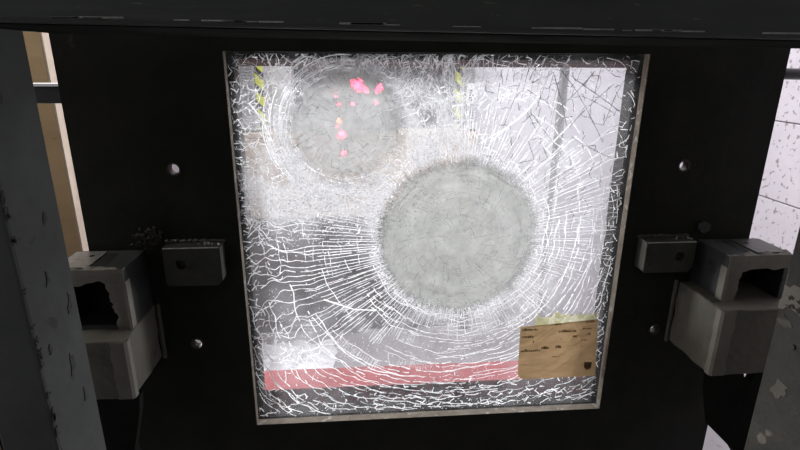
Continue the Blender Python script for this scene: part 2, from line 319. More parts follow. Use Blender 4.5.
# ---------------------------------------------------------------- steel portal frame in front
t = thing('portal_frame', (0, -.35, FZ), 'heavy grey steel frame of two columns and a top beam around the dark plate', 'steel frame')
bm = bmesh.new(); add_box(bm, -.95, .95, -.50, -.215, 1.023, 1.26, .007, 3)
for v in bm.verts: v.co.z += -.0105 * v.co.x - .004
be = bmobj('beam', bm, M['beam'], t)
bm = bmesh.new(); add_box(bm, -.74, .70, -.492, -.2145, 1.021, 1.0228, .0005, 1)  # thin dark sheet added below the beam, standing in for shade
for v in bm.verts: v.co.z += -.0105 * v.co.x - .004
bmobj('underside_shade', bm, M['under'], be)
for i in range(34):                     # rubbed paint along the lower front edge, its highlight painted in as pale strips
    x = random.uniform(-.74, .70); L_ = random.uniform(.01, .07); zz = 1.0225 - .0105 * x
    box('worn_edge_highlight', x, x + L_, -.5012, -.4985, zz + .0035, zz + .0035 + random.uniform(.001, .0025), M['block2'], be, 0)
def chip(par, pts, plane, k, m):
    """a thin torn flake of paint or tape on a column face; plane 'x' or 'y' at coordinate k"""
    bm = bmesh.new(); s = .0012
    out = []
    for i in range(len(pts)):
        a, b = pts[i], pts[(i + 1) % len(pts)]
        for q in range(3):
            f = q / 3; jx, jz = (random.uniform(-.004, .004), random.uniform(-.004, .004)) if q else (0, 0); out.append((a[0] + (b[0] - a[0]) * f + jx, a[1] + (b[1] - a[1]) * f + jz))
    def P(p, d): return (k + d, p[0], p[1]) if plane == 'x' else (p[0], k + d, p[1])
    for d in (0, s): pass
    top = [bm.verts.new(P(p, s if plane == 'x' and k < 0 else -s)) for p in out]; bot = [bm.verts.new(P(p, 0)) for p in out]
    bm.faces.new(top)
    for i in range(len(out)): bm.faces.new([top[i], top[(i + 1) % len(out)], bot[(i + 1) % len(out)], bot[i]])
    bmesh.ops.recalc_face_normals(bm, faces=bm.faces); return bmobj('paint_flake', bm, m, par)
cl = box('column', -.838, -.742, -.445, -.30, FZ, 1.5, M['column'], t, .006)
cr = box('column', .703, .90, -.445, -.30, FZ, 1.5, M['column_r'], t, .006)
for i in range(26):
    z = random.uniform(.2, .85); h = random.uniform(.004, .02); y = -.4435
    chip(cl, [(y + .001, z), (y + random.uniform(.004, .011), z + h * .2), (y + random.uniform(.003, .009), z + h), (y, z + h)], 'x', -.742, M['chip'])
for (y, z, s) in ((-.33, .55, .02), (-.38, .62, .014), (-.36, .44, .022), (-.41, .5, .010), (-.35, .72, .012), (-.34, .36, .014)):
    chip(cl, [(y - s * .4, z - s), (y + s * .3, z - s * .6), (y + s * .5, z + s * .4), (y, z + s)], 'x', -.742, M['chip'])
fl = [[(-.303, .530), (-.34, .54), (-.38, .55), (-.40, .53), (-.385, .49), (-.357, .484), (-.33, .490), (-.3015, .475)],
      [(-.3015, .448), (-.321, .470), (-.335, .462), (-.35, .45), (-.33, .442), (-.315, .442)],
      [(-.331, .293), (-.344, .327), (-.373, .322), (-.37, .297), (-.349, .28)]]
for p, mm in zip(fl, ('tape', 'tape2', 'tape2')): chip(cr, p, 'x', .703, M[mm])
for i in range(9):
    y = random.uniform(-.38, -.31); z = random.uniform(.49, .525); chip(cr, [(y, z), (y - random.uniform(.008, .02), z + .003), (y - random.uniform(.006, .016), z - random.uniform(.002, .008))], 'x', .7017, M['chip'])
cyl('bolt', (.7035, -.36, .413), (.699, -.36, .413), .006, M['tube'], cr)

# ---------------------------------------------------------------- the plate with its square opening
t = thing('window_plate', (0, .01, -.4), 'black steel plate with a square opening holding the shattered glass', 'steel plate')
HOLES = [(-.637, .733), (-.634, .266), (.632, .729), (.627, .259)]
bmobj('plate', plate_mesh(rect(-.863, .853, -.45, 1.22), [rect(-.5, .5, 0, 1)] + [circ(x, z, .0125) for x, z in HOLES], 0, .025), M['plate'], t)
for n_, a in (('reveal_strip', (-.5, .5, .0005, .0245, -.0005, .0015)), ('reveal_strip', (.4985, .5005, .0005, .0245, .0015, 1)), ('reveal_strip', (-.5005, -.4985, .0005, .0245, .0015, 1))):
    box(n_, *a, M['reveal'], t, 0)
bm = plate_mesh(rect(-.56, .56, -.06, 1.06), [rect(-.488, .494, -.010, .984)], .049, .098); bmobj('rear_frame', bm, M['rear'], t)
for (x, z) in HOLES:
    bm = plate_mesh(circ(x, z, .0165), [circ(x, z, .0127)], -.0012, 0); bmobj('hole_rim', bm, M['block'], t)
def stop(x0, x1, z0, z1, hx, hz):
    b = bmesh.new(); pts = [(x0 + .006, z0), (x1 - .012, z0), (x1, z0 + .012), (x1, z1), (x0, z1), (x0, z0 + .006)]
    c = circ(hx, hz, .0125); o = bmobj('stop_block', plate_mesh(pts, [c], -.045, -.0), M['block'], t)
    bm = bmesh.new(); add_box(bm, x0 + .002, x1 - .002, -.0462, -.044, z1 - .0022, z1 + .0004, .0005, 1); bmobj('bright_edge', bm, M['bright'], o)
    cyl('bolt', (hx, -.006, hz), (hx, -.03, hz), .0122, M['tube'], o, 6); cyl('bolt_glint', (hx + .003, -.0305, hz - .003), (hx + .003, -.033, hz - .003), .005, M['block'], o, 10)
    bm = bmesh.new()                                                   # weld bead along the top, lumpy
    x = x0
    while x < x1:
        r = random.uniform(.004, .0065); bmesh.ops.create_icosphere(bm, subdivisions=1, radius=r, matrix=Matrix.Translation((x, -.003, z1 + r * .5)) @ Matrix.Diagonal((1.5, 1, 1, 1))); x += r * 1.3
    w_ = bmobj('weld_bead', bm, M['block'], o); w_['kind'] = 'stuff'
    for i in range(7): 
        r = random.uniform(.002, .0035); bm = bmesh.new(); bmesh.ops.create_icosphere(bm, subdivisions=1, radius=r, matrix=Matrix.Translation((x1 - random.uniform(.0, .055), -.012 - random.uniform(0, .02), z1 + r))); bmobj('weld_spatter', bm, M['bright'], o)
    return o
stop(-.673, -.538, .452, .551, -.633, .508)
o = stop(.539, .674, .453, .538, .634, .497)
cyl('bolt', (.712, -.001, .565), (.712, -.014, .565), .016, M['tube'], t, 6)
bm = bmesh.new()
for i in range(110):
    a = random.random(); bmesh.ops.create_icosphere(bm, subdivisions=1, radius=random.uniform(.0015, .0045), matrix=Matrix.Translation((-.715 + random.gauss(0, .018), -.010 - abs(random.gauss(0, .002)), .568 + random.gauss(0, .010))))
for v in bm.verts: v.co += Vector([random.uniform(-.003, .003) for _ in range(3)])
tag(bmobj('dust_clump', bm, M['dust']), 'small grey clump of dust clinging to the dark plate above the left clamp', 'dust')

# ---------------------------------------------------------------- taped clamps on both sides
def soft_box(name, x0, x1, y0, y1, z0, z1, m, parent, n=14, amp=.003, skew=(0, 0, 0)):
    """box with slightly wavy faces and soft edges, for tape-wrapped things"""
    bm = bmesh.new(); add_box(bm, x0, x1, y0, y1, z0, z1, .004, 2)
    bmesh.ops.subdivide_edges(bm, edges=[e for e in bm.edges if e.calc_length() > .03], cuts=n, use_grid_fill=True)
    for v in bm.verts:
        c = v.co; k = Vector((mn.noise(c * 24), mn.noise(c * 24 + Vector((9, 0, 0))), mn.noise(c * 24 + Vector((0, 9, 0)))))
        fr = abs(mn.noise(Vector((c.x * 60 + c.z * 18, c.y * 40, c.z * 22))))
        v.co = c + k * amp - Vector((0, 0, 0)) + Vector((skew[0], 0, skew[2])) * ((c.y - y0) / (y1 - y0)) + Vector((0, -amp * fr, 0))
    return bmobj(name, bm, m, parent, False)
def sheet_strip(name, prof, a0, a1, axis, m, parent, wav=.004, n=30, th=.0015):
    """a strip of tape: prof is a polyline (y, z) or (x, z) carried along the other axis from a0 to a1; its outer edges are torn"""
    bm = bmesh.new(); rows = []
    for i in range(n + 1):
        f = i / n; row = []
        for j, p in enumerate(prof):
            e = (j in (0, len(prof) - 1)); dz = wav * mn.noise(Vector((f * 7, j * 3.1, a0 * 9))) * (2.2 if e else .35)
            A = a0 + (a1 - a0) * f
            row.append((A, p[0], p[1] + dz) if axis == 'x' else (p[0], A, p[1] + dz))
        rows.append([bm.verts.new(q) for q in row])
    for i in range(n):
        for j in range(len(prof) - 1): bm.faces.new([rows[i][j], rows[i + 1][j], rows[i + 1][j + 1], rows[i][j + 1]])
    bmesh.ops.recalc_face_normals(bm, faces=bm.faces)
    bmesh.ops.solidify(bm, geom=list(bm.faces), thickness=th); return bmobj(name, bm, m, parent)
def clamp(s, xi, xo, ztop, xli, xlo, lz0, lz1, label):
    t = thing('clamp_bracket', (s * (xi + xo) / 2, -.06, lz0), label, 'clamp', 'taped steel clamps at the sides of the plate')
    X = lambda a, b: (min(s * a, s * b), max(s * a, s * b))
    x0, x1 = X(xi, xo); zb = ztop - .15
    # square tube whose open end faces the camera
    bm = plate_mesh(rect(x0, x1, zb, ztop), [rect(x0 + .012, x1 - .012, zb + .012, ztop - .012)], -.128, -.002); bmobj('tube', bm, M['tube'], t)
    bm = plate_mesh(rect(x0 + .0125, x1 - .0125, zb + .0125, ztop - .0125), [rect(x0 + .014, x1 - .014, zb + .014, ztop - .014)], -.126, -.004); bmobj('shade_lining', bm, M['hole'], t)  # black lining added to paint the shade inside the tube
    box('tube_shade_plug', x0 + .0145, x1 - .0145, -.03, -.004, zb + .0145, ztop - .0145, M['hole'], t, 0)  # black plug at the back end, part of the painted shade
    # slot cut in the top: dark inlay plate with a pale steel pad beside it
    sx0, sx1 = X(xi + .052, xi + .075)
    bm = bmesh.new(); f = bm.faces.new([bm.verts.new(v) for v in ((sx0, -.105, ztop + .0007), (sx1, -.105, ztop + .0007), (sx1, -.022, ztop + .0007), (sx0, -.022, ztop + .0007))]); bmobj('slot', bm, M['hole'], t)
    px0, px1 = X(xi + .082, xo); pd = box('steel_pad', px0, px1, -.115, -.012, ztop + .0002, ztop + .003, M['bright' if s < 0 else 'block'], t, .001)
    cyl('pad_hole', (s * (xi + .105), -.045, ztop + .0031), (s * (xi + .105), -.045, ztop + .0036), .006, M['hole'], pd, 12)
    # tape over the front upper edge and down the inner edge of the open end
    sheet_strip('tape_upper', [(-.118, ztop + .002), (-.1305, ztop + .001), (-.132, ztop - .012), (-.1315, ztop - .034)], x0 + .0, x1 - .0, 'x', M['tape'], t, .006)
    bx = s * xi; q0, q1 = X(xi - .002, xi + .043)
    V = []; nrow = 18
    bm = bmesh.new(); rows = []
    for i in range(nrow + 1):
        f = i / nrow; z = ztop - .03 - f * (.118); wob = .009 * mn.noise(Vector((f * 5, s * 3, 1))) + .004 * mn.noise(Vector((f * 17, s * 3, 1)))
        rows.append([bm.verts.new(v) for v in ((bx - s * .0015, -.108, z), (bx - s * .0015, -.130, z), (bx + s * .004, -.133, z), (bx + s * (.022 + wob * .3), -.1335, z), (bx + s * (.040 + wob - .012 * f), -.1325, z))])
    for i in range(nrow):
        for j in range(4): bm.faces.new([rows[i][j], rows[i + 1][j], rows[i + 1][j + 1], rows[i][j + 1]])
    bmesh.ops.recalc_face_normals(bm, faces=bm.faces); bmesh.ops.solidify(bm, geom=list(bm.faces), thickness=.0015); bmobj('tape_side', bm, M['tape'], t)
    # the lower block wholly wrapped in tape
    a, b = X(xli, xlo); soft_box('wrapped_block', a, b, -.185, -.004, lz0, lz1, M['tape2'], t, 10, .0028)
    e0 = s * xli
    bm = bmesh.new(); rows = []
    for i in range(15):
        f = i / 14; z = lz0 + .002 + (lz1 - lz0 - .004) * f; k = .006 * mn.noise(Vector((f * 6, s, 4)))
        rows.append([bm.verts.new(v) for v in ((e0 + s * (.034 + k), -.189, z), (e0 + s * .002, -.1895, z), (e0 - s * .0035, -.184, z), (e0 - s * .0035, -.168 + k, z))])
    for i in range(14):
        for j in range(3): bm.faces.new([rows[i][j], rows[i + 1][j], rows[i + 1][j + 1], rows[i][j + 1]])
    bmesh.ops.recalc_face_normals(bm, faces=bm.faces); bmesh.ops.solidify(bm, geom=list(bm.faces), thickness=.001); bmobj('tape_corner', bm, M['tape'], t)
    f0, f1 = X(xli - .012, xli - .001); soft_box('tape_flap', f0, f1, -.006, -.0005, lz0 - .006, lz1 + .002, M['tape2'], t, 6, .0015)
    # black brace under the block
    pts = [(s * (xli - .004), lz0 - .004), (s * (xli + .002), lz0 - .05), (s * (xli + .028), lz0 - .152), (s * (xli + .126), lz0 - .249), (s * (xli + .23), lz0 - .41), (s * (xli + .25), lz0 - .41), (s * (xli + .25), lz0 - .004), (s * (xli + .138), lz0 - .004), (s * (xli + .130), lz0 - .034), (s * (xli + .108), lz0 - .017), (s * (xli + .105), lz0 - .004)]
    if s < 0: pts = [p if i < 4 else (p[0] - .08, p[1]) for i, p in enumerate(pts)][::-1]; pts[pts.index((s * (xli + .126), lz0 - .249))] = (-.745, .04)
    bmobj('brace', plate_mesh(pts, [], -.17, -.148), M['brace'], t)
    return t
clamp(-1, .73, .885, .533, .725, .885, .235, .385, 'steel clamp wrapped in grey tape at the left edge of the plate')
clamp(1, .705, .87, .528, .672, .86, .228, .41, 'steel clamp wrapped in grey tape at the right edge of the plate')

# ---------------------------------------------------------------- the shattered pane
GY0, GY1 = .0255, .0485
pane = thing('shattered_glass_pane', (0, .035, 0), 'square laminated glass pane, shattered with two round crushed impact spots', 'glass pane')
box('glass_sheet', -.512, .512, GY0 + .001, GY1, -.012, 1.012, M['sheet'], pane, 0)
X0, X1, Z0, Z1 = -.499, .499, .003, .997
class Rib:
    def __init__(s): s.V = []; s.F = []
    def seg(s, a, b, w, tilt=None, w2=None, y=None):
        """one facet of a crack: a thin quad between two points of the pane, tilted about its own length"""
        dx, dz = b[0] - a[0], b[1] - a[1]; L = math.hypot(dx, dz)
        if L < 1e-5: return
        nx, nz = -dz / L, dx / L; t_ = random.uniform(-.9, .9) if tilt is None else tilt
        c, si = math.cos(t_), math.sin(t_); w2 = w if w2 is None else w2; y = random.uniform(.0275, .0455) if y is None else y; i = len(s.V)
        for p, ww, sg in ((a, w, 1), (b, w2, 1), (b, w2, -1), (a, w, -1)):
            yy = min(max(y + sg * si * ww / 2, GY0 + .0005), GY1 - .0005); s.V.append((min(max(p[0] + sg * nx * c * ww / 2, X0), X1), yy, min(max(p[1] + sg * nz * c * ww / 2, Z0), Z1)))
        s.F.append((i, i + 1, i + 2, i + 3))
    def poly(s, pts, w, keep=1., tv=.5):
        y = random.uniform(.028, .045); t_ = random.uniform(-.6, .6)
        for k in range(len(pts) - 1):
            if random.random() > keep: continue
            if not (X0 < pts[k][0] < X1 and Z0 < pts[k][1] < Z1): continue
            ww = w * random.uniform(.6, 1.35); s.seg(pts[k], pts[k + 1], ww, t_ + random.uniform(-tv, tv), w * random.uniform(.5, 1.2), y)
    def obj(s, name, m, kind=None):
        if not s.F: return None
        o = pyobj(name, s.V, s.F, m, pane)
        if kind: o['kind'] = kind
        return o
def inA(x, z, k=1.): return math.hypot(x - AX, z - AZ) < AR * k
def inB(x, z, k=1.): return math.hypot(x - BX, z - BZ) < BR * k
def edge(x, z): return min(x + .5, .5 - x, z, 1 - z)
def clampf(v, a=0., b=1.): return max(a, min(b, v))
def blob(x, z, cx, cz, sx, sz): return math.exp(-((x - cx) / sx) ** 2 - ((z - cz) / sz) ** 2)

# crushed zones: dished discs of small tilted shards
def zone(cx, cz, rad, m, label, step, depth):
    V = []; F = []; nr = int(rad / step); base = len(V)
    rings = []
    for i in range(nr + 1):
        r = rad * i / nr; n = max(6, int(2 * math.pi * r / (step * 1.25))); ring = []
        for k in range(n if i else 1):
            a = 2 * math.pi * (k + random.uniform(-.35, .35)) / n; rr = r + (random.uniform(-.4, .4) * step if 0 < i < nr else 0)
            d = depth * (1 - (r / rad) ** 2); V.append((cx + rr * math.cos(a), .0272 + d * .35 + random.uniform(0, .0007), cz + rr * math.sin(a))); ring.append(len(V) - 1)
        rings.append(ring)
    P2 = [Vector((v[0], v[2])) for v in V]; ov, oe, of, orig, *_ = delaunay_2d_cdt(P2, [], [], 0, 1e-6)
    VV = [(v.x, V[orig[i][0]][1] if orig[i] else .03, v.y) for i, v in enumerate(ov)]
    o = pyobj('impact_zone', VV, [tuple(f) for f in of], m, pane); o['label'] = label; o['kind'] = 'stuff'; return o
zone(AX, AZ, .245, M['zoneA'], 'large round crushed grey impact spot', .0075, .02)
zone(BX, BZ, .185, M['zoneB'], 'small round crushed grey impact spot', .008, .015)

def pt(ang, r, cx=AX, cz=AZ):
    """ring contours about the big impact square off as they near the frame"""
    c, s_ = math.cos(ang), math.sin(ang); q = clampf((r - .24) / .3); n = 2 + 1.6 * q
    k = (abs(c) ** n + abs(s_) ** n) ** (-1 / n); k = 1 + (k - 1) * q * .8
    return (cx + r * c * k, cz + r * s_ * k)
def wav(ang, r, sd): return .006 * mn.noise(Vector((math.cos(ang) * 5 + sd, math.sin(ang) * 5, r * 9)))

# radial cracks about the large impact: each one its own object
rad_n = 216
for i in range(rad_n):
    a = 2 * math.pi * (i + random.uniform(-.13, .13)) / rad_n; d = math.degrees(a) % 360; u = random.random(); odd = i % 2
    if d < 40 or d > 340: rmax = .34 + .2 * u
    elif d < 62: rmax = .30 + .12 * u
    elif d < 95: rmax = .27 + .12 * u
    elif d < 150: rmax = .24 + .04 * u
    elif d < 168: rmax = .24 + .07 * u
    elif d < 225: rmax = .36 + (.2 * u if odd else .28)
    elif d < 240: rmax = .30 + .10 * u
    elif d < 300: rmax = .24 + .07 * u
    else: rmax = .26 + .12 * u
    r = random.uniform(.196, .208); pts = []; sd = i * .09; left = 158 < d < 240
    while r < rmax:
        far = clampf((r - .38) / .14); b = a + (.05 * mn.noise(Vector((sd, r * 7, 3))) + .05 * mn.noise(Vector((i * .35, r * 26, 8)))) * (.12 + far * (1.5 if left else .35)) + (.0 if not left else -.12 * (r - .2))
        p = (AX + r * math.cos(b), AZ + r * math.sin(b))
        if edge(*p) < .003: break
        pts.append(p); r += .013
    if len(pts) < 2: continue
    rb = Rib(); rb.poly(pts, .0022 if left else .0018, .97, .25); rb.obj('radial_crack', M['crack'] if (left or i % 3) else M['crackfine'])
# scratches and hairlines across the crushed spots themselves
for nm, mt, cnt in (('hairline', 'crackhair', 520), ('dark_hairline', 'crackdim', 260)):
    rb = Rib()
    for i in range(cnt):
        cx, cz, rr = (AX, AZ, .205) if i % 5 < 3 else (BX, BZ, .135); a = random.uniform(0, 6.283); q = rr * math.sqrt(random.uniform(.02, 1)); L = random.uniform(.008, .035)
        if random.random() < .62: rb.poly([(cx + (q + L * k / 3) * math.cos(a + .02 * k), cz + (q + L * k / 3) * math.sin(a + .02 * k)) for k in range(4) if q + L * k / 3 < rr * 1.08], random.uniform(.0010, .0020), 1)
        else: rb.poly([(cx + q * math.cos(a + L / (q + .02) * k / 3), cz + q * math.sin(a + L / (q + .02) * k / 3)) for k in range(4)], random.uniform(.0010, .0022), 1)
    rb.V = [(v[0], .0262 + random.random() * .0006, v[2]) for v in rb.V]; rb.obj(nm, M[mt], 'stuff')
rb = Rib()
for i in range(46):
    a = R(random.uniform(-70, 200)); q = random.uniform(.165, .2); sp = random.uniform(.1, .45); rb.poly([(AX + q * math.cos(a + sp * k / 8), AZ + q * math.sin(a + sp * k / 8)) for k in range(9)], random.uniform(.0015, .0035), 1)
rb.V = [(v[0], .0262 + random.random() * .0006, v[2]) for v in rb.V]; rb.obj('faint_ring', M['crackhair'], 'stuff')
# radial cracks about the small impact, finer: joined
rb = Rib()
for i in range(150):
    a = 2 * math.pi * (i + random.uniform(-.4, .4)) / 150; r = random.uniform(.10, .14); rm = r + random.uniform(.02, .09); pts = []
    while r < rm:
        pts.append((BX + r * math.cos(a), BZ + r * math.sin(a))); r += .015; a += random.uniform(-.03, .03)
    if len(pts) > 1: rb.poly(pts, .0017, .85)
rb.obj('fine_crack', M['crackfine'], 'stuff')
# ring cracks: broken arcs about the large impact
arcs = 0; other = Rib()
for k in range(38):
    r = .226 + k * .0128 + random.uniform(-.002, .002); a = R(-172) + random.uniform(0, .5); sd = random.random() * 20
    while a < R(188):
        d = math.degrees(a) % 360; low = 192 < d < 350; span = random.uniform(.18, .75) if low else random.uniform(.08, .3); dr = random.uniform(-.014, .014)
        dens = .93 if low else (.30 if (d < 60 or d > 345) else (.20 if 150 < d < 195 else .10))
        if low and d < 235 and .25 < r < .40: dens = .45
        if random.random() < dens:
            pts = []; b = a; step = .0085 / r; f0 = random.uniform(16, 34)
            while b < a + span:
                f = (b - a) / span; rr = r + wav(b, r, sd) * 1.6 + dr * f * f + .0022 * abs(math.sin(b * f0 + sd)) * (1 + 2 * clampf((r - .42) / .1)); p = pt(b, rr)
                if edge(*p) < .004:
                    if pts: break
                else: pts.append(p)
                b += step * random.uniform(.85, 1.2)
            if len(pts) > 2:
                w_ = random.uniform(.0018, .0034) if low else .0018
                if low and arcs < 285: rb = Rib(); rb.poly(pts, w_, .94, .45); rb.obj('ring_crack', M['crack']); arcs += 1
                else: other.poly(pts, w_, .9, .4)
        a += span * random.uniform(.7, 1.1)
other.obj('short_ring_crack', M['crack'], 'stuff')
# ladders of short parallel cracks between the arcs (the comb patches under the impact)
rb = Rib()
for (d0, d1, r0, r1, n) in ((232, 250, .30, .34, 30), (212, 236, .33, .37, 30), (246, 262, .385, .41, 26), (222, 240, .40, .44, 22), (262, 284, .25, .275, 30), (300, 318, .28, .33, 24), (318, 340, .26, .31, 26), (46, 58, .31, .37, 12), (28, 44, .31, .37, 22), (0, 26, .33, .40, 24)):
    for i in range(n):
        a = R(d0 + (d1 - d0) * i / n); s_ = random.uniform(0, .008)
        rb.poly([pt(a, r0 + s_), pt(a + .006, (r0 + r1) / 2), pt(a + .01, r1 - s_)], .0017, 1, .3)
rb.obj('comb_crack', M['crackfine'], 'stuff')

# irregular networks: a jittered honeycomb whose walls are cracks
def network(name, m, s, keep, width, jit=.42, sub=2, warp=.35, sx=1.):
    rb = Rib(); nx = int(1.1 / (s * 1.5)) + 2; nz = int(1.1 / (s * math.sqrt(3))) + 2; P_ = {}
    def node(x, z):
        k = (round(x / s * 4), round(z / s * 4))
        if k not in P_:
            v = mn.noise_vector(Vector((x * 5, z * 5, s * 100))) * s * 1.5 * warp; P_[k] = (x * sx + random.uniform(-jit, jit) * s + v.x, z + random.uniform(-jit, jit) * s + v.z)
        return P_[k]
    done = set()
    for i in range(nx):
        for j in range(nz):
            cx = -.55 + i * s * 1.5; cz = -.05 + (j + (i % 2) / 2) * s * math.sqrt(3); c6 = [(cx + s * math.cos(R(60 * q)), cz + s * math.sin(R(60 * q))) for q in range(6)]
            for q in range(6):
                a0, b0 = c6[q], c6[(q + 1) % 6]; key = frozenset(((round(a0[0] / s * 4), round(a0[1] / s * 4)), (round(b0[0] / s * 4), round(b0[1] / s * 4))))
                if key in done: continue
                done.add(key); a, b = node(*a0), node(*b0); mx, mz = (a[0] + b[0]) / 2, (a[1] + b[1]) / 2
                if not (X0 < mx < X1 and Z0 < mz < Z1) or random.random() > keep(mx, mz): continue
                mid = (mx + random.uniform(-.15, .15) * s, mz + random.uniform(-.15, .15) * s); w_ = width(mx, mz)
                rb.poly([a, mid, b] if sub == 2 else [a, b], w_, .95)
    return rb.obj(name, m, 'stuff')
def k_edge(x, z):                       # bright crazing along the frame, strongest left and below
    e = edge(x, z); base = clampf(1.15 - e / .055)
    base = max(base, clampf(1 - z / .13) * .9, clampf(1 - (x + .5) / .12) * (.62 if z > .55 else .4))
    if x > .25 and z > .45: base *= .45 if e > .03 else .7
    if z > .93: base *= .6
    return base * .85
network('crazing', M['crack'], .0135, lambda x, z: k_edge(x, z) * (.0 if z < .12 else 1), lambda x, z: random.uniform(.0016, .0030))
network('crazing', M['crack'], .0125, lambda x, z: .62 * clampf(1.2 - z / .09) if z < .16 else 0, lambda x, z: random.uniform(.0020, .0036), .42, 2, .5, 1.5)
def k_mid(x, z):                        # the dense sparkling belt left of and between the two impacts
    if inA(x, z, .97) or inB(x, z, .95): return 0
    v = 1.0 * blob(x, z, -.28, .64, .22, .065) + .75 * blob(x, z, -.42, .70, .10, .14) + .8 * blob(x, z, -.02, .80, .11, .10) + .55 * blob(x, z, -.10, .93, .30, .05) + .5 * blob(x, z, .0, .73, .2, .05)
    ra = math.hypot(x - AX, z - AZ); v = max(v, .75 * math.exp(-((ra - .222) / .018) ** 2)); return clampf(v) * .85
network('crazing', M['crack'], .0090, lambda x, z: k_mid(x, z) * .5, lambda x, z: random.uniform(.0014, .0042), .45, 2, 1., 1.5)
network('crazing', M['crackfine'], .0066, lambda x, z: k_mid(x, z) * .5, lambda x, z: random.uniform(.0011, .002))
# the clouded sheet: how densely the inner layer is fractured, from patch to patch
n_ = 110; V = []; F = []; fr = []
for i in range(n_ + 1):
    for j in range(n_ + 1):
        x, z = -.499 + .998 * i / n_, .002 + .996 * j / n_; V.append((x, .0462, z)); F += [(i * (n_ + 1) + j, (i + 1) * (n_ + 1) + j, (i + 1) * (n_ + 1) + j + 1, i * (n_ + 1) + j + 1)] if i < n_ and j < n_ else []
        ra = math.hypot(x - AX, z - AZ); rbb = math.hypot(x - BX, z - BZ)
        v = .80 * blob(x, z, -.26, .635, .24, .065) + .55 * blob(x, z, -.42, .72, .09, .12) + .85 * blob(x, z, .0, .79, .10, .10) + .15 * blob(x, z, -.08, .92, .16, .07) + .5 * math.exp(-((ra - .215) / .03) ** 2) + .45 * math.exp(-((rbb - .135) / .04) ** 2) 
        v += .38 * blob(x, z, .07, .27, .20, .07) + .40 * blob(x, z, .42, .70, .05, .25) * 0 + .30 * blob(x, z, -.36, .25, .12, .09) + .30 * blob(x, z, .27, .42, .10, .12) + .08 * clampf(z / .12 - .6) - .25 * blob(x, z, -.36, .92, .05, .06)
        v *= clampf((ra - .205) / .02) * clampf((rbb - .125) / .03)
        fr.append(clampf(v * (1 + 1.0 * mn.noise(Vector((x * 16, z * 22, 2))) + .5 * mn.noise(Vector((x * 45, z * 60, 5)))), 0, .93))
cs = pyobj('clouded_layer', V, F, None, pane); at_ = cs.data.attributes.new('fracture', 'FLOAT', 'POINT'); at_.data.foreach_set('value', fr)
def cloud():
    m, nt, out = nmat('clouded_glass'); L = nt.links.new
    a = N(nt, 'ShaderNodeAttribute', attribute_name='fracture'); tc = N(nt, 'ShaderNodeTexCoord'); n = N(nt, 'ShaderNodeTexNoise', Scale=130, Detail=4, Roughness=.75); L(tc.outputs['Object'], n.inputs['Vector'])
    rr = ramp(nt, n.outputs['Fac'], [(.35, (.55,) * 3), (.62, (1.1,) * 3)]); mu = N(nt, 'ShaderNodeMath', operation='MULTIPLY'); mu.use_clamp = True; L(a.outputs['Fac'], mu.inputs[0]); L(rr.outputs[0], mu.inputs[1])
    t = N(nt, 'ShaderNodeBsdfTranslucent', Color=(.40, .40, .41, 1)); b = N(nt, 'ShaderNodeBsdfTransparent'); x = N(nt, 'ShaderNodeMixShader'); L(mu.outputs[0], x.inputs[0]); L(b.outputs[0], x.inputs[1]); L(t.outputs[0], x.inputs[2]); L(x.outputs[0], out.inputs[0]); return m
cs.data.materials.append(cloud())
def k_all(x, z):
    if z < .45: return .08                        # sparse, everywhere else
    if inA(x, z) or inB(x, z): return 0
    if x > .12 and z > .62: return .05
    return .22 + .35 * blob(x, z, -.40, .90, .16, .14) + .3 * blob(x, z, -.30, .22, .25, .12)
network('crazing', M['crackfine'], .021, k_all, lambda x, z: random.uniform(.0015, .0026))
def k_tr(x, z):                         # open dark cracks of the upper right corner
    return .34 * clampf((x - .10) / .12) * clampf((z - .58) / .12) + .5 * blob(x, z, .36, .92, .14, .08)
network('crack_line', M['crackdark'], .019, k_tr, lambda x, z: random.uniform(.0016, .0026), .48, 2, 1.2)
# tangle of long strokes above and between the impacts
rb = Rib()
def stroke(x, z, ang, L, w, bend=.5, k=.93):
    pts = [(x, z)]; n = max(2, int(L / .013)); cv = random.uniform(-bend, bend) / n
    for i in range(n):
        x += L / n * math.cos(ang); z += L / n * math.sin(ang); ang += cv + random.uniform(-.05, .05); pts.append((x, z))
    rb.poly(pts, w, k, .4)
for i in range(330):
    x = random.gauss(-.05, .17); z = random.uniform(.86, .99)
    if inB(x, z, .9): continue
    stroke(x, z, random.choice((R(35), R(125), R(80), R(60))) + random.uniform(-.4, .4), random.uniform(.02, .08), random.uniform(.0016, .0028))
for i in range(130):
    x = random.uniform(-.49, -.32); z = random.uniform(.74, .99)
    stroke(x, z, random.uniform(0, 3.14), random.uniform(.015, .05), random.uniform(.0016, .003))
for i in range(150):
    x = random.gauss(.02, .055); z = random.uniform(.72, .97); stroke(x, z, R(100) + random.uniform(-.5, .3), random.uniform(.03, .08), random.uniform(.0016, .003))
rb.obj('tangled_crack', M['crackfine'], 'stuff')
rb = Rib()                              # curls around the small impact
for i in range(120):
    a0 = R(random.uniform(60, 290)); r = random.uniform(.125, .20); span = random.uniform(.2, .7)
    rb.poly([(BX + r * math.cos(a0 + span * q / 6), BZ + r * math.sin(a0 + span * q / 6)) for q in range(7)], random.uniform(.0016, .0028), .9)
rb.obj('curved_crack', M['crack'], 'stuff')
rb = Rib()                              # long dark cracks on the pale ground, upper right
for i in range(13): stroke(.15 + i * .0165, .97 - random.uniform(0, .02), R(-97 - i * .8) + random.uniform(-.06, .06), random.uniform(.08, .15), .0015, .15, .8)
for (x, z, a, L) in ((.30, .96, -48, .21), (.32, .95, -35, .2), (.38, .96, -130, .13), (.44, .93, -140, .15), (.28, .95, -70, .13), (.22, .87, -42, .17), (.22, .865, -60, .14), (.34, .80, -32, .14), (.47, .95, -120, .12), (.36, .90, -20, .1), (.40, .99, -100, .12)): stroke(x, z, R(a), L, .0026, .3, 1)
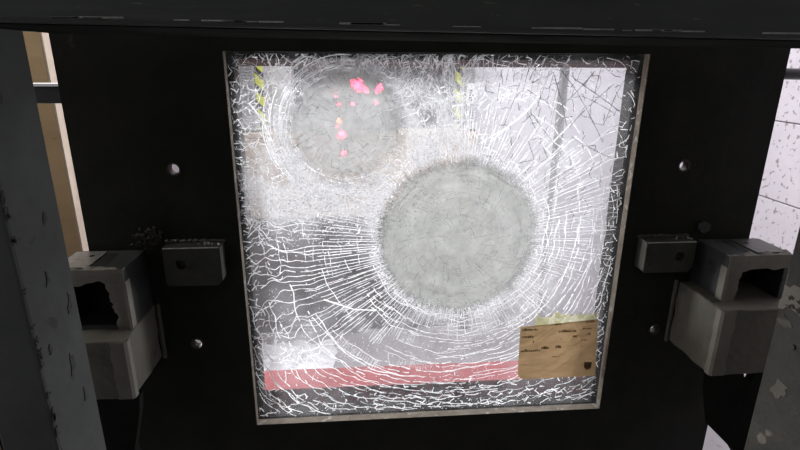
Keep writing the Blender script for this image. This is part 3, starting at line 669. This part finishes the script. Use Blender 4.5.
rb.obj('dark_crack', M['crackdark'], 'stuff')
# the bold bright cracks
def bold(pts, w):
    rb = Rib()
    for i in range(len(pts) - 1):
        for q in range(4):
            f, g = q / 4, (q + 1) / 4; A, B = pts[i], pts[i + 1]
            rb.seg((A[0] + (B[0] - A[0]) * f, A[1] + (B[1] - A[1]) * f), (A[0] + (B[0] - A[0]) * g, A[1] + (B[1] - A[1]) * g), w * random.uniform(.6, 1.3), random.uniform(-.4, .4), w * random.uniform(.5, 1.2), .027)
    rb.obj('bold_crack', M['crack'])
bold([(.272, .967), (.245, .90), (.221, .867)], .003); bold([(.243, .90), (.215, .862), (.17, .825), (.13, .79)], .0045); bold([(.20, .85), (.16, .82), (.10, .785)], .0022)
bold([(-.455, .885), (-.43, .85), (-.405, .79)], .005); bold([(-.30, .37), (-.22, .338), (-.16, .333)], .005)
# crumbs: sparkling chips round the crushed zones and in the belt
def crumbs(n, f, s0=.0010, s1=.0026):
    rb = Rib(); k = 0
    while k < n:
        x, z = f()
        if X0 < x < X1 and Z0 < z < Z1:
            a = random.uniform(0, 6.28); L = random.uniform(s0, s1) * 1.7; rb.seg((x, z), (x + L * math.cos(a), z + L * math.sin(a)), random.uniform(s0, s1), random.uniform(-1.1, 1.1), None, random.uniform(.0265, .03))
        k += 1
    rb.obj('glass_crumb', M['crumb'], 'stuff')
def ringA():
    a = random.uniform(0, 6.283); r = random.gauss(.213, .012); return AX + r * math.cos(a), AZ + r * math.sin(a)
def ringA2():
    a = R(random.uniform(200, 345)); r = random.uniform(.22, .52); return pt(a, r)
crumbs(1500, ringA, .0012, .0036); crumbs(800, ringA2)
crumbs(1100, lambda: (random.gauss(-.28, .15), random.gauss(.64, .05)), .0012, .0036); crumbs(450, lambda: (random.gauss(-.01, .08), random.gauss(.79, .07)))
crumbs(260, lambda: (random.uniform(-.5, -.3), random.uniform(.2, .85))); crumbs(300, lambda: (random.uniform(-.5, .5), abs(random.gauss(0, .07))))

# ---------------------------------------------------------------- paper label stuck on the glass
t = thing('paper_label', (.37, .022, .19), 'tan paper label with brown print stuck on the lower right of the glass', 'label')
Q = [(.246, .269), (.249, .118), (.2535, .105), (.262, .099), (.275, .0965), (.480, .099), (.484, .102), (.470, .285), (.40, .279), (.30, .272)]
bm = bmesh.new(); bm.faces.new([bm.verts.new((p[0], .0235, p[1])) for p in Q]); bmesh.ops.triangulate(bm, faces=bm.faces); bmobj('paper', bm, M['paper'], t)
def mark(x, z, w_, h=.006): 
    bm = bmesh.new(); n = max(1, int(w_ / .0058)); px = x
    for i in range(n):
        cw = random.uniform(.0028, .0050); ch = h * random.uniform(.65, 1.1); dz = (x - .25) * .03
        add_box(bm, px, px + cw, .0228, .0234, z + dz, z + dz + ch * random.choice((1, 1, .6)))
        px += .0058
    o = bmobj('print_line', bm, M['ink'], t); o['kind'] = 'stuff'
for a in ((.252, .256, .052, .008), (.335, .268, .032, .005), (.436, .270, .028, .005), (.253, .233, .038, .007), (.358, .244, .056, .007), (.428, .249, .034, .003), (.286, .216, .006, .006), (.366, .221, .005, .004),
          (.402, .225, .017, .007), (.442, .231, .017, .007), (.253, .188, .058, .009), (.312, .193, .026, .009), (.354, .194, .018, .008), (.430, .213, .022, .003), (.347, .165, .028, .0025), (.252, .145, .024, .002), (.428, .193, .016, .002)): mark(*a)
bm = plate_mesh([(.446, .146), (.468, .146), (.468, .128), (.462, .122), (.453, .122), (.446, .130)], [], .0227, .0234); bmobj('crest_mark', bm, M['ink'], t)
def glue():
    m, nt, out = nmat('dried_glue'); L = nt.links.new
    tc = N(nt, 'ShaderNodeTexCoord'); n = N(nt, 'ShaderNodeTexNoise', Scale=60, Detail=5); L(tc.outputs['Object'], n.inputs['Vector']); r = ramp(nt, n.outputs['Fac'], [(.35, (.45,) * 3), (.6, (.95,) * 3)])
    a = N(nt, 'ShaderNodeBsdfTranslucent', Color=(.48, .47, .34, 1)); b = N(nt, 'ShaderNodeBsdfTransparent'); x = N(nt, 'ShaderNodeMixShader'); L(r.outputs[0], x.inputs[0]); L(b.outputs[0], x.inputs[1]); L(a.outputs[0], x.inputs[2]); L(x.outputs[0], out.inputs[0]); return m
top = []; x = .466
while x > .285: top.append((x, .302 + random.uniform(-.008, .010))); x -= random.uniform(.004, .010)
bmobj('glue_residue', plate_mesh([(.285, .270), (.466, .281)] + top, [], .0243, .0254), glue(), t)
